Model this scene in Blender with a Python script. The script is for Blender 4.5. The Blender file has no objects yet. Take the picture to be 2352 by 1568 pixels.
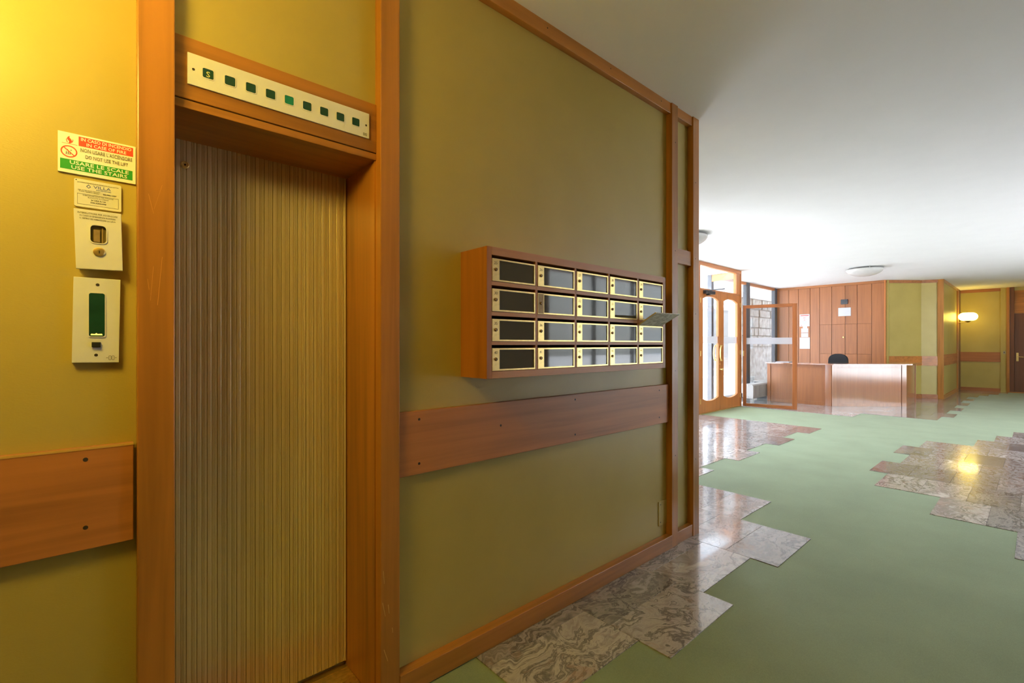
import bpy, bmesh, math, random
from mathutils import Vector, Matrix
random.seed(7)
C = bpy.context.scene.collection
SC = bpy.context.scene
PI = math.pi

# ------------------------------------------------------------------ camera, sky, exposure
cam = bpy.data.objects.new('camera', bpy.data.cameras.new('camera')); C.objects.link(cam)
cam.location = (0, 0, 1.38)
YAW = math.radians(48.384)                      # heading measured from +X towards +Y
cam.rotation_euler = (PI/2, 0, YAW - PI/2)
cam.data.sensor_width = 36.0
cam.data.lens = 36.0*1076.66/2352.0
cam.data.shift_y = 6.6/2352.0
cam.data.clip_start = 0.02
SC.camera = cam
SC.view_settings.view_transform = 'Standard'
SC.view_settings.look = 'None'
SC.view_settings.gamma = 1.0
SC.view_settings.use_curve_mapping = False
SC.view_settings.exposure = 0.0

world = bpy.data.worlds.new('overcast_sky'); SC.world = world
world.use_nodes = True
wn = world.node_tree.nodes; wl = world.node_tree.links
bg = wn['Background']
bg.inputs['Color'].default_value = (0.71, 0.83, 1.0, 1)
bg.inputs['Strength'].default_value = 8.6

LAMP_POWER = 50.0                               # emission of the warm opal globes
LAMP_COL = (1.0, 0.74, 0.115)

sun = bpy.data.lights.new('sun', 'SUN'); sun.energy = 30.0; sun.angle = math.radians(0.6); sun.color = (0.96, 0.97, 1.0)
so = bpy.data.objects.new('sun', sun); C.objects.link(so); so.location = (10, -20, 30)
so.rotation_euler = (math.radians(2), math.radians(-16), 0)   # high, in line with the long walls

def portal(name, loc, rot, sx, sy):
    l = bpy.data.lights.new(name, 'AREA'); l.shape = 'RECTANGLE'; l.size = sx; l.size_y = sy
    l.cycles.is_portal = True
    o = bpy.data.objects.new(name, l); C.objects.link(o); o.location = loc; o.rotation_euler = rot
portal('portal_facade', (7.0, 4.60, 1.5), (-PI/2, 0, 0), 7.6, 3.0)
portal('portal_window', (12.95, 5.30, 1.5), (-PI/2, 0, 0), 4.2, 3.0)
portal('portal_garden', (10.55, -3.64, 1.6), (PI/2, 0, 0), 7.5, 2.7)

# ------------------------------------------------------------------ materials
def new_mat(name):
    m = bpy.data.materials.new(name); m.use_nodes = True
    nt = m.node_tree; b = nt.nodes['Principled BSDF']
    return m, nt, b
def N(nt, t, **k):
    n = nt.nodes.new(t)
    for a, v in k.items():
        if a in n.inputs: n.inputs[a].default_value = v
        else: setattr(n, a, v)
    return n
def L(nt, a, ao, b, bi): nt.links.new(a.outputs[ao], b.inputs[bi])
def coords(nt, scale=(1, 1, 1), rand=False):
    tc = N(nt, 'ShaderNodeTexCoord'); mp = N(nt, 'ShaderNodeMapping')
    mp.inputs['Scale'].default_value = scale
    if rand:
        oi = N(nt, 'ShaderNodeObjectInfo')
        mu = N(nt, 'ShaderNodeMath', operation='MULTIPLY'); mu.inputs[1].default_value = 37.0
        L(nt, oi, 'Random', mu, 0)
        cb = N(nt, 'ShaderNodeCombineXYZ')
        for i in range(3): L(nt, mu, 0, cb, i)
        L(nt, cb, 0, mp, 'Location')
    L(nt, tc, 'Object', mp, 'Vector')
    return mp
def ramp(nt, stops):
    r = N(nt, 'ShaderNodeValToRGB'); e = r.color_ramp.elements
    while len(e) < len(stops): e.new(0.5)
    for i, (p, c) in enumerate(stops):
        e[i].position = p; e[i].color = (*c, 1)
    return r
def plain(name, col, rough=0.5, metal=0.0, spec=0.5, noise=0.0, nscale=20):
    m, nt, b = new_mat(name)
    b.inputs['Roughness'].default_value = rough; b.inputs['Metallic'].default_value = metal
    b.inputs['Specular IOR Level'].default_value = spec
    mp = coords(nt); n = N(nt, 'ShaderNodeTexNoise'); n.inputs['Scale'].default_value = nscale; n.inputs['Detail'].default_value = 4
    L(nt, mp, 0, n, 'Vector')
    k = noise
    r = ramp(nt, [(0.3, tuple(c*(1-k) for c in col)), (0.7, tuple(min(1, c*(1+k)) for c in col))])
    L(nt, n, 'Fac', r, 'Fac'); L(nt, r, 'Color', b, 'Base Color')
    return m
def wood(name, axis, col, rough=0.29, coat=0.0, var=0.35, spec=0.5, cior=1.5):
    """varnished cherry veneer; grain runs along axis"""
    m, nt, b = new_mat(name)
    s = [26.0, 26.0, 26.0]; s[axis] = 1.1
    mp = coords(nt, s, rand=True)
    n1 = N(nt, 'ShaderNodeTexNoise'); n1.inputs['Scale'].default_value = 1.0; n1.inputs['Detail'].default_value = 6; n1.inputs['Distortion'].default_value = 0.6
    L(nt, mp, 0, n1, 'Vector')
    s2 = [3.0, 3.0, 3.0]; s2[axis] = 0.5
    mp2 = coords(nt, s2, rand=True)
    n2 = N(nt, 'ShaderNodeTexNoise'); n2.inputs['Scale'].default_value = 1.0; n2.inputs['Detail'].default_value = 3
    L(nt, mp2, 0, n2, 'Vector')
    mx = N(nt, 'ShaderNodeMath', operation='MULTIPLY_ADD'); mx.inputs[1].default_value = 0.55
    sc = N(nt, 'ShaderNodeMath', operation='MULTIPLY'); sc.inputs[1].default_value = 0.45
    L(nt, n2, 'Fac', sc, 0); L(nt, n1, 'Fac', mx, 0); L(nt, sc, 0, mx, 2)
    d = tuple(c*(1-var) for c in col); h = tuple(min(1, c*(1+var*0.75)) for c in col)
    r = ramp(nt, [(0.33, d), (0.5, col), (0.68, h)])
    L(nt, mx, 0, r, 'Fac'); L(nt, r, 'Color', b, 'Base Color')
    b.inputs['Roughness'].default_value = rough
    b.inputs['Specular IOR Level'].default_value = spec
    b.inputs['Coat Weight'].default_value = coat; b.inputs['Coat Roughness'].default_value = 0.12; b.inputs['Coat IOR'].default_value = cior
    bp = N(nt, 'ShaderNodeBump'); bp.inputs['Strength'].default_value = 0.06; bp.inputs['Distance'].default_value = 0.002
    L(nt, n1, 'Fac', bp, 'Height'); L(nt, bp, 0, b, 'Normal')
    return m
CH = (0.41, 0.165, 0.030)
WX, WY, WZ = (wood('cherry_wood_grain_%s' % 'xyz'[i], i, CH) for i in range(3))
RX = wood('rail_wood_grain_x', 0, (0.44, 0.165, 0.045), rough=0.42)
RY = wood('rail_wood_grain_y', 1, (0.37, 0.135, 0.038), rough=0.42)
PZ = wood('panel_veneer_grain_z', 2, (0.365, 0.133, 0.042), rough=0.36, var=0.22)
DZ = wood('desk_veneer', 2, (0.40, 0.150, 0.055), rough=0.22, coat=1.0, var=0.2, cior=2.0)
OZ = wood('entrance_door_wood', 2, (0.50, 0.170, 0.040), rough=0.35, var=0.2)
OX = wood('entrance_rail_wood', 0, (0.50, 0.170, 0.040), rough=0.35, var=0.2)
BZ = wood('brown_door_veneer', 2, (0.17, 0.062, 0.022), rough=0.4, var=0.2)
MB_ = wood('mailbox_wood', 0, (0.46, 0.20, 0.065), rough=0.4, var=0.25)
MBZ = wood('mailbox_side_wood', 2, (0.36, 0.130, 0.022), rough=0.4, var=0.25)

def wallpaper():
    m, nt, b = new_mat('olive_vinyl_wallpaper')
    mp = coords(nt, (1, 1, 1))
    n = N(nt, 'ShaderNodeTexNoise'); n.inputs['Scale'].default_value = 1.6; n.inputs['Detail'].default_value = 5
    L(nt, mp, 0, n, 'Vector')
    r = ramp(nt, [(0.32, (0.415, 0.316, 0.072)), (0.68, (0.475, 0.364, 0.094))])
    L(nt, n, 'Fac', r, 'Fac'); L(nt, r, 'Color', b, 'Base Color')
    mp2 = coords(nt, (90, 90, 420))
    n2 = N(nt, 'ShaderNodeTexNoise'); n2.inputs['Scale'].default_value = 1.0; n2.inputs['Detail'].default_value = 3; n2.inputs['Distortion'].default_value = 1.2
    L(nt, mp2, 0, n2, 'Vector')
    bp = N(nt, 'ShaderNodeBump'); bp.inputs['Strength'].default_value = 0.22; bp.inputs['Distance'].default_value = 0.0015
    L(nt, n2, 'Fac', bp, 'Height'); L(nt, bp, 0, b, 'Normal')
    b.inputs['Roughness'].default_value = 0.38
    b.inputs['Specular IOR Level'].default_value = 0.5
    return m
WP = wallpaper()

def marble():
    m, nt, b = new_mat('swirled_grey_brown_marble')
    mp = coords(nt, (1, 1, 1), rand=True)
    oi = N(nt, 'ShaderNodeObjectInfo')
    n0 = N(nt, 'ShaderNodeTexNoise'); n0.inputs['Scale'].default_value = 3.2; n0.inputs['Detail'].default_value = 3; n0.inputs['Distortion'].default_value = 1.0
    L(nt, mp, 0, n0, 'Vector')
    vm = N(nt, 'ShaderNodeVectorMath', operation='MULTIPLY_ADD')
    vm.inputs[1].default_value = (0.38, 0.38, 0.38)
    L(nt, n0, 'Color', vm, 0); L(nt, mp, 0, vm, 2)
    st = N(nt, 'ShaderNodeMapping'); st.inputs['Scale'].default_value = (1.5, 4.2, 3.0)
    L(nt, vm, 0, st, 'Vector')
    n1 = N(nt, 'ShaderNodeTexNoise'); n1.inputs['Scale'].default_value = 1.0; n1.inputs['Detail'].default_value = 10; n1.inputs['Roughness'].default_value = 0.68; n1.inputs['Distortion'].default_value = 0.45
    L(nt, st, 0, n1, 'Vector')
    r = ramp(nt, [(0.22, (0.04, 0.037, 0.036)), (0.36, (0.19, 0.168, 0.158)), (0.44, (0.46, 0.415, 0.385)), (0.485, (0.12, 0.108, 0.102)), (0.515, (0.42, 0.375, 0.345)), (0.60, (0.24, 0.21, 0.196)), (0.66, (0.50, 0.46, 0.43)), (0.78, (0.66, 0.63, 0.60))])
    L(nt, n1, 'Fac', r, 'Fac')
    # pink-tan patches and pale veins
    n2 = N(nt, 'ShaderNodeTexNoise'); n2.inputs['Scale'].default_value = 4.5; n2.inputs['Detail'].default_value = 4; n2.inputs['Distortion'].default_value = 1.5
    L(nt, vm, 0, n2, 'Vector')
    r2 = ramp(nt, [(0.60, (0, 0, 0)), (0.72, (0.5, 0.5, 0.5))])
    L(nt, n2, 'Fac', r2, 'Fac')
    mx = N(nt, 'ShaderNodeMix', data_type='RGBA'); mx.inputs['B'].default_value = (0.36, 0.23, 0.165, 1)
    L(nt, r2, 'Color', mx, 'Factor'); L(nt, r, 'Color', mx, 'A')
    # slabs differ in depth of tone
    tone = N(nt, 'ShaderNodeMapRange'); tone.inputs['To Min'].default_value = 0.65; tone.inputs['To Max'].default_value = 1.35
    L(nt, oi, 'Random', tone, 'Value')
    vs = N(nt, 'ShaderNodeVectorMath', operation='SCALE')
    L(nt, mx, 'Result', vs, 0); L(nt, tone, 'Result', vs, 'Scale')
    L(nt, vs, 0, b, 'Base Color')
    b.inputs['Roughness'].default_value = 0.16
    b.inputs['Specular IOR Level'].default_value = 0.5
    b.inputs['Coat Weight'].default_value = 0.35; b.inputs['Coat Roughness'].default_value = 0.04
    return m
MARBLE = marble()

def carpet():
    m, nt, b = new_mat('green_needle_felt_carpet')
    mp = coords(nt, (1, 1, 1))
    n = N(nt, 'ShaderNodeTexNoise'); n.inputs['Scale'].default_value = 2.2; n.inputs['Detail'].default_value = 6
    L(nt, mp, 0, n, 'Vector')
    n2 = N(nt, 'ShaderNodeTexNoise'); n2.inputs['Scale'].default_value = 260; n2.inputs['Detail'].default_value = 2
    L(nt, mp, 0, n2, 'Vector')
    ad = N(nt, 'ShaderNodeMath', operation='MULTIPLY_ADD'); ad.inputs[1].default_value = 0.5
    hf = N(nt, 'ShaderNodeMath', operation='MULTIPLY'); hf.inputs[1].default_value = 0.5
    L(nt, n2, 'Fac', hf, 0); L(nt, n, 'Fac', ad, 0); L(nt, hf, 0, ad, 2)
    r = ramp(nt, [(0.3, (0.212, 0.262, 0.142)), (0.7, (0.292, 0.356, 0.198))])
    L(nt, ad, 0, r, 'Fac'); L(nt, r, 'Color', b, 'Base Color')
    bp = N(nt, 'ShaderNodeBump'); bp.inputs['Strength'].default_value = 0.3; bp.inputs['Distance'].default_value = 0.002
    L(nt, n2, 'Fac', bp, 'Height'); L(nt, bp, 0, b, 'Normal')
    b.inputs['Roughness'].default_value = 0.75; b.inputs['Specular IOR Level'].default_value = 0.25
    b.inputs['Sheen Weight'].default_value = 0.16; b.inputs['Sheen Roughness'].default_value = 0.35
    return m
CARPET = carpet()

def thin_glass(name, tint=(1, 1, 1), refl=0.09, power=5.0):
    m = bpy.data.materials.new(name); m.use_nodes = True; nt = m.node_tree; nt.nodes.clear()
    o = N(nt, 'ShaderNodeOutputMaterial'); mix = N(nt, 'ShaderNodeMixShader')
    t = N(nt, 'ShaderNodeBsdfTransparent'); t.inputs['Color'].default_value = (*tint, 1)
    g = N(nt, 'ShaderNodeBsdfGlossy'); g.inputs['Roughness'].default_value = 0.0
    fr = N(nt, 'ShaderNodeLayerWeight'); fr.inputs['Blend'].default_value = 0.5
    pw = N(nt, 'ShaderNodeMath', operation='POWER'); pw.inputs[1].default_value = 5.0
    mu = N(nt, 'ShaderNodeMath', operation='MULTIPLY_ADD'); mu.inputs[1].default_value = 0.95-refl/2; mu.inputs[2].default_value = refl/2; mu.use_clamp = True
    L(nt, fr, 'Facing', pw, 0); L(nt, pw, 0, mu, 0)
    L(nt, mu, 0, mix, 0); L(nt, t, 0, mix, 1); L(nt, g, 0, mix, 2); L(nt, mix, 0, o, 'Surface')
    return m
GLASS = thin_glass('clear_window_glass')
SMOKE = None
def dark_glass():
    m, nt, b = new_mat('smoked_mailbox_glass')
    b.inputs['Base Color'].default_value = (0.075, 0.075, 0.062, 1); b.inputs['Roughness'].default_value = 0.04
    b.inputs['Specular IOR Level'].default_value = 0.5
    return m
SMOKE = dark_glass()
WHITEM = plain('white_painted_ceiling', (0.86, 0.85, 0.84), 0.9, noise=0.012, nscale=3)
CREAM = plain('cream_enamel_plate', (0.68, 0.66, 0.62), 0.4, noise=0.03)
SIGNW = plain('white_sign_plastic', (0.80, 0.80, 0.80), 0.45, noise=0.01)
RED = plain('sign_red', (0.75, 0.06, 0.03), 0.5); GREEN = plain('sign_green', (0.01, 0.30, 0.03), 0.5)
INK = plain('black_print', (0.02, 0.02, 0.02), 0.6); BLUEINK = plain('blue_print', (0.10, 0.14, 0.42), 0.6); GREYINK = plain('grey_print', (0.16, 0.14, 0.11), 0.6)
PAPERW = plain('white_print', (0.86, 0.86, 0.86), 0.6)
GREENGLASS = plain('dark_green_indicator_lens', (0.010, 0.055, 0.036), 0.12, spec=0.7, noise=0.2)
GREENLIT = plain('bright_green_indicator_lens', (0.005, 0.20, 0.13), 0.12, spec=0.7, noise=0.2)
BLACKP = plain('black_plastic', (0.018, 0.018, 0.017), 0.4, noise=0.1)
BRASS = plain('worn_brass', (0.78, 0.58, 0.22), 0.3, metal=0.85, noise=0.12, nscale=60)
DULLBRASS = plain('dull_tan_brass', (0.30, 0.20, 0.09), 0.5, metal=0.4, noise=0.15, nscale=60)
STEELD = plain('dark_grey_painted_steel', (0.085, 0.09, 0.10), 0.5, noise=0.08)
SCREW = plain('dark_screw_head', (0.03, 0.018, 0.010), 0.6)
NUM = plain('engraved_number', (0.10, 0.065, 0.02), 0.6)
SLOT = plain('dark_box_inside', (0.02, 0.014, 0.010), 0.8)
PAPER = plain('paper_sheet', (0.60, 0.60, 0.60), 0.7, noise=0.02)
NEWS = plain('newsprint', (0.78, 0.77, 0.73), 0.8, noise=0.35, nscale=45)
RADW = plain('radiator_enamel', (0.42, 0.40, 0.35), 0.4)
CONC = plain('pale_concrete', (0.34, 0.33, 0.31), 0.85, noise=0.1, nscale=3)
PAVE = plain('exterior_paving', (0.52, 0.52, 0.51), 0.8, noise=0.1, nscale=2)
HEDGE = plain('garden_facade_render', (0.55, 0.53, 0.47), 0.9, noise=0.1, nscale=1.5)
STONE = plain('rubble_stone', (0.36, 0.34, 0.31), 0.9, noise=0.35, nscale=5)
FROST = plain('frosted_film', (0.62, 0.60, 0.62), 0.7)
FROST.node_tree.nodes['Principled BSDF'].inputs['Alpha'].default_value = 0.55
DISH = plain('frosted_glass_dish', (0.62, 0.60, 0.57), 0.25, noise=0.03)
CHROME = plain('satin_chrome', (0.55, 0.54, 0.52), 0.3, metal=1.0)
SUB = plain('screed', (0.25, 0.24, 0.22), 0.9)
CHAIRB = plain('black_chair_fabric', (0.016, 0.016, 0.017), 0.85)
def alu():
    m, nt, b = new_mat('anodised_fluted_aluminium')
    mp = coords(nt, (60, 60, 1.2)); n = N(nt, 'ShaderNodeTexNoise'); n.inputs['Detail'].default_value = 5; n.inputs['Scale'].default_value = 1.0
    L(nt, mp, 0, n, 'Vector')
    r = ramp(nt, [(0.3, (0.74, 0.61, 0.36)), (0.7, (0.88, 0.74, 0.46))]); L(nt, n, 'Fac', r, 'Fac'); L(nt, r, 'Color', b, 'Base Color')
    b.inputs['Metallic'].default_value = 0.42; b.inputs['Roughness'].default_value = 0.27
    return m
ALU = alu()
def glow(name, col, s):
    m, nt, b = new_mat(name)
    b.inputs['Base Color'].default_value = (0.9, 0.88, 0.8, 1)
    b.inputs['Emission Color'].default_value = (*col, 1); b.inputs['Emission Strength'].default_value = s
    b.inputs['Roughness'].default_value = 0.2
    return m
OPAL = glow('lit_opal_glass', LAMP_COL, LAMP_POWER)
OPAL_DIM = glow('lit_opal_glass_weaker_bulb', LAMP_COL, 15.0)

# ------------------------------------------------------------------ mesh helpers (all points in world metres)
class MB:
    def __init__(s): s.bm = bmesh.new()
    def hexa(s, p):
        v = [s.bm.verts.new(q) for q in p]
        for f in ((0, 3, 2, 1), (4, 5, 6, 7), (0, 1, 5, 4), (1, 2, 6, 5), (2, 3, 7, 6), (3, 0, 4, 7)):
            s.bm.faces.new([v[i] for i in f])
        return s
    def box(s, x0, x1, y0, y1, z0, z1):
        return s.hexa([(x0, y0, z0), (x1, y0, z0), (x1, y1, z0), (x0, y1, z0), (x0, y0, z1), (x1, y0, z1), (x1, y1, z1), (x0, y1, z1)])
    def slab(s, a, b, th, z0, z1, off=0.0):
        """upright slab along a->b; thickness th to the left of the direction, shifted by off"""
        a = Vector(a); b = Vector(b); d = (b-a).normalized(); n = Vector((-d.y, d.x))
        p = [a+n*off, b+n*off, b+n*(off+th), a+n*(off+th)]
        return s.hexa([(q.x, q.y, z0) for q in p]+[(q.x, q.y, z1) for q in p])
    def prism(s, pts, ax, lo, hi):
        """convex or simple polygon in the plane normal to ax, extruded lo..hi"""
        def P(u, v, w): return [(w, u, v), (u, w, v), (u, v, w)][ax]
        a = [s.bm.verts.new(P(u, v, lo)) for u, v in pts]; b = [s.bm.verts.new(P(u, v, hi)) for u, v in pts]
        n = len(pts); s.bm.faces.new(a[::-1]); s.bm.faces.new(b)
        for i in range(n): s.bm.faces.new((a[i], a[(i+1) % n], b[(i+1) % n], b[i]))
        return s
    def strip(s, rows, ax, lo, hi):
        """rows of (u, v) pairs, same length: a sheet of quads extruded lo..hi"""
        def P(u, v, w): return [(w, u, v), (u, w, v), (u, v, w)][ax]
        A = [[s.bm.verts.new(P(u, v, lo)) for u, v in r] for r in rows]; B = [[s.bm.verts.new(P(u, v, hi)) for u, v in r] for r in rows]
        R, K = len(rows), len(rows[0])
        for i in range(R-1):
            for j in range(K-1):
                s.bm.faces.new((A[i][j], A[i+1][j], A[i+1][j+1], A[i][j+1])); s.bm.faces.new((B[i][j], B[i][j+1], B[i+1][j+1], B[i+1][j]))
        for i in range(R-1):
            s.bm.faces.new((A[i][0], B[i][0], B[i+1][0], A[i+1][0])); s.bm.faces.new((A[i][K-1], A[i+1][K-1], B[i+1][K-1], B[i][K-1]))
        for j in range(K-1):
            s.bm.faces.new((A[0][j], A[0][j+1], B[0][j+1], B[0][j])); s.bm.faces.new((A[R-1][j], B[R-1][j], B[R-1][j+1], A[R-1][j+1]))
        return s
    def tube(s, pts, r, n=8):
        pts = [Vector(p) for p in pts]; rings = []
        rr = r if isinstance(r, (list, tuple)) else [r]*len(pts)
        for i, p in enumerate(pts):
            d = (pts[min(i+1, len(pts)-1)]-pts[max(i-1, 0)]).normalized()
            u = d.orthogonal().normalized() if i == 0 else (u-d*u.dot(d)).normalized()
            w = d.cross(u)
            rings.append([s.bm.verts.new(p+(u*math.cos(2*PI*k/n)+w*math.sin(2*PI*k/n))*rr[i]) for k in range(n)])
        for a, b in zip(rings, rings[1:]):
            for k in range(n): s.bm.faces.new((a[k], a[(k+1) % n], b[(k+1) % n], b[k]))
        s.bm.faces.new(rings[0][::-1]); s.bm.faces.new(rings[-1]); return s
    def lathe(s, prof, c, axis='Z', n=32):
        """profile of (radius, height) about an axis through c"""
        c = Vector(c); rings = []
        for r, h in prof:
            ring = []
            for k in range(n):
                a = 2*PI*k/n; x, y = r*math.cos(a), r*math.sin(a)
                ring.append(s.bm.verts.new(c+(Vector((x, y, h)) if axis == 'Z' else Vector((x, -h, y)))))
            rings.append(ring)
        for a, b in zip(rings, rings[1:]):
            for k in range(n): s.bm.faces.new((a[k], a[(k+1) % n], b[(k+1) % n], b[k]))
        s.bm.faces.new(rings[0][::-1]); s.bm.faces.new(rings[-1]); return s
    def disc(s, c, r, th, n=20, sx=1.0):
        """flat disc facing -Y at c (its front)"""
        x, y, z = c
        return s.prism([(x+r*sx*math.cos(2*PI*k/n), z+r*math.sin(2*PI*k/n)) for k in range(n)], 1, y, y+th)
    def rounded(s, x0, x1, z0, z1, y0, y1, r, n=4):
        return s.prism(rrect(x0, x1, z0, z1, r, n), 1, y0, y1)
    def build(s, name, mat, parent=None, bevel=0.0, smooth=False, origin=None):
        bm = s.bm
        bmesh.ops.remove_doubles(bm, verts=bm.verts, dist=1e-6)
        bmesh.ops.recalc_face_normals(bm, faces=bm.faces)
        co = [v.co for v in bm.verts]
        if origin is None:
            lo = [min(c[i] for c in co) for i in range(3)]; hi = [max(c[i] for c in co) for i in range(3)]
            origin = Vector(((lo[0]+hi[0])/2, (lo[1]+hi[1])/2, lo[2]))
        origin = Vector(origin)
        bmesh.ops.translate(bm, verts=bm.verts, vec=-origin)
        me = bpy.data.meshes.new(name); bm.to_mesh(me); bm.free()
        me.materials.append(mat)
        if smooth:
            for p in me.polygons: p.use_smooth = True
        o = bpy.data.objects.new(name, me); C.objects.link(o)
        o.location = origin
        if parent is not None:
            o.parent = parent; o.location = origin - WORLD[parent.name]
        WORLD[o.name] = origin.copy()
        if bevel:
            md = o.modifiers.new('bevel', 'BEVEL'); md.width = bevel; md.segments = 2; md.limit_method = 'ANGLE'
        return o
WORLD = {}
def rrect(x0, x1, z0, z1, r, n=4):
    pts = []
    for cx, cz, a0 in ((x1-r, z0+r, -PI/2), (x1-r, z1-r, 0), (x0+r, z1-r, PI/2), (x0+r, z0+r, PI)):
        for k in range(n+1):
            a = a0+PI/2*k/n; pts.append((cx+r*math.cos(a), cz+r*math.sin(a)))
    return pts
def frame_rows(outer, inner):
    """outer and inner outlines of equal length -> closed strip rows"""
    return [[o, i] for o, i in zip(outer+outer[:1], inner+inner[:1])]
def ring_plate(mb, outer, inner, ax, lo, hi):
    return mb.strip(frame_rows(outer, inner), ax, lo, hi)
def tag(o, label, cat, group=None, kind=None):
    o['label'] = label; o['category'] = cat
    if group: o['group'] = group
    if kind: o['kind'] = kind
    return o
def struct(o, label, cat): return tag(o, label, cat, kind='structure')
def empty(name, loc, label, cat, group=None, kind=None):
    o = bpy.data.objects.new(name, None); C.objects.link(o); o.location = loc; o.empty_display_size = 0.1
    WORLD[o.name] = Vector(loc)
    return tag(o, label, cat, group, kind)
def text(body, x, y, z, h, mat, parent, name='lettering', width=None, bold=0.0, align='CENTER', face='-Y', slant=0.0, rot=0.0):
    """letters of cap height h standing upright; x is the middle (or left) and z the baseline"""
    cu = bpy.data.curves.new(name, 'FONT'); cu.body = body; cu.size = h/0.69; cu.align_x = align
    cu.extrude = 0.0002; cu.offset = bold*h; cu.resolution_u = 2
    cu.materials.append(mat)
    o = bpy.data.objects.new(name, cu); C.objects.link(o)
    o.rotation_euler = (PI/2, rot, 0) if face == '-Y' else (PI/2, 0, -PI/2)
    loc = Vector((x, y, z)); WORLD[o.name] = loc
    if parent is not None: o.parent = parent; loc = loc-WORLD[parent.name]
    o.location = loc
    if width: FIT.append((o, width))
    return o
FIT = []
def screw(x, y, z, parent, r=0.006):
    return MB().disc((x, y, z), r, 0.004, 10).build('screw', SCREW, parent)

H = 3.02
YW = 1.70          # wallpaper plane of the lift wall
YF = 1.655         # face of its wooden posts
# ------------------------------------------------------------------ structure
m = MB()
m.box(-3.2, .13, YW, 2.05, 0, H+.05); m.box(.13, .85, YW, 2.05, 2.10, H+.05); m.box(.13, .85, 1.995, 2.05, 0, 2.10); m.box(.85, 3.26, YW, 2.05, 0, H+.05)
wall_lift = struct(m.build('wall_lift', WP), 'olive vinyl wallpapered wall that holds the lift door and the mailboxes', 'wall')
struct(MB().box(3.02, 3.26, 2.05, 4.44, 0, H+.05).build('wall_return', WP), 'hidden olive return wall behind the corner post beside the mailboxes', 'wall')
struct(MB().box(-3.4, -3.2, -3.7, .2, 0, H+.05).box(-3.2, -.72, .2, 1.70, 0, H+.05).build('wall_lobby_end', BZ), 'dark veneered wall closing the lift lobby behind the camera', 'wall')
m = MB(); m.box(-3.2, 6.8, -3.7, -3.5, 0, H+.05); m.box(14.3, 16.2, -3.7, -3.5, 0, H+.05); m.box(6.8, 14.3, -3.7, -3.5, 2.9, H+.05); m.box(6.8, 14.3, -3.7, -3.5, 0, .30)
wall_garden = struct(m.build('wall_garden', BZ), 'dark veneered wall facing the lift, opening on the garden windows', 'wall')
m = MB(); m.box(3.26, 5.15, 4.44, 4.6, 0, H+.05)
struct(m.build('wall_entrance', WP), 'short olive wall beside the entrance glazing', 'wall')
struct(MB().box(15.05, 15.25, 2.55, 5.3, 0, H+.05).build('wall_reception', WP), 'wall behind the reception desk carrying the cherry planks', 'wall')
m = MB(); m.slab((15.80, 2.013), (15.05, 2.617), .2, 0, H+.05, -.2); m.slab((15.93, 1.70), (15.80, 2.013), .2, 0, H+.05, -.2)
struct(m.build('wall_angled', WP), 'bent olive panel wall between the reception planks and the corridor', 'wall')
struct(MB().box(15.97, 19.75, 1.62, 1.82, 0, H+.05).build('wall_corridor', WP), 'glossy olive side wall of the far corridor', 'wall')
m = MB(); m.box(19.7, 19.9, .62, 1.82, 0, H+.05); m.box(19.7, 19.9, -2.2, -.52, 0, H+.05); m.box(19.7, 19.9, -.52, .62, 2.9, H+.05); m.box(19.78, 19.9, -.52, .62, 0, 2.9)
struct(m.build('wall_corridor_end', WP), 'olive end wall of the corridor behind the lit globe lamp', 'wall')
struct(MB().box(16.2, 19.7, -2.2, -2.0, 0, H+.05).build('wall_corridor_far', WP), 'unseen far side wall of the corridor', 'wall')
struct(MB().box(16.0, 16.2, -3.5, -2.0, 0, H+.05).build('wall_hall_end', WP), 'unseen olive end wall of the hall beside the corridor', 'wall')
m = MB(); m.box(-3.4, 19.9, -3.7, 4.44, H, H+.12); m.box(10.78, 15.3, 4.44, 5.4, H, H+.12)
struct(m.build('ceiling', WHITEM), 'smooth white painted ceiling over lobby and hall', 'ceiling')

# ---- floor: screed, marble slabs in running bond, carpet inlaid between them
m = MB(); m.box(-3.4, 19.9, -3.7, 5.4, -.12, -.022)
floor = struct(m.build('floor', SUB, origin=(0, 0, 0)), 'hall floor of polished swirled marble slabs beside the inlaid carpet', 'floor')
XT = [1.256+.637*k for k in range(-8, 31)]
def k_of(i): return i-8
PITCH = .3235
def base_of(k): return 1.243 if k % 2 == 0 else 1.079
def lowY(k, want):                                  # snap to the bond of column k
    b = base_of(k); return b+round((want-b)/PITCH)*PITCH
A_LOW = {0: 1.243, 1: 1.079, 2: 1.236, 3: 1.07, 4: 1.56, 5: 2.385, 6: 2.545, 7: 2.37, 8: 2.53, 9: 2.36, 10: 2.545, 11: 2.36}
TOP = {6: .575, 7: 1.06, 8: 1.225, 9: 1.055, 10: 1.2, 11: 1.06, 12: .56, 13: .40, 5: .09, 14: .25, 15: .1, 16: -.3, 17: -.5, 18: -.7, 19: -.9, 20: -1.0, 21: -1.2, 22: -1.2}
C_LOW = {15: 2.37, 16: 1.2, 17: 1.06, 18: 1.22, 19: 1.05, 20: 1.2, 21: 1.05, 22: 1.2, 23: 1.05, 24: 1.2, 25: 1.05, 26: .9, 27: .75, 28: .45}
cells = {}                                          # k -> list of (y0, y1) covered by marble
def room_top(k):
    x = XT[k+8]+.3
    if k <= 2: return YW
    if x < 10.75: return 4.44
    if x < 15.05: return 5.17
    return 1.62 if x > 15.9 else 2.4
for k, lo in A_LOW.items(): cells.setdefault(k, []).append((lowY(k, lo), room_top(k)))
for k, hi in TOP.items(): cells.setdefault(k, []).append((-3.5, lowY(k, hi)))
for k, lo in C_LOW.items(): cells.setdefault(k, []).append((lowY(k, lo), room_top(k)))
tiles = []
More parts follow.
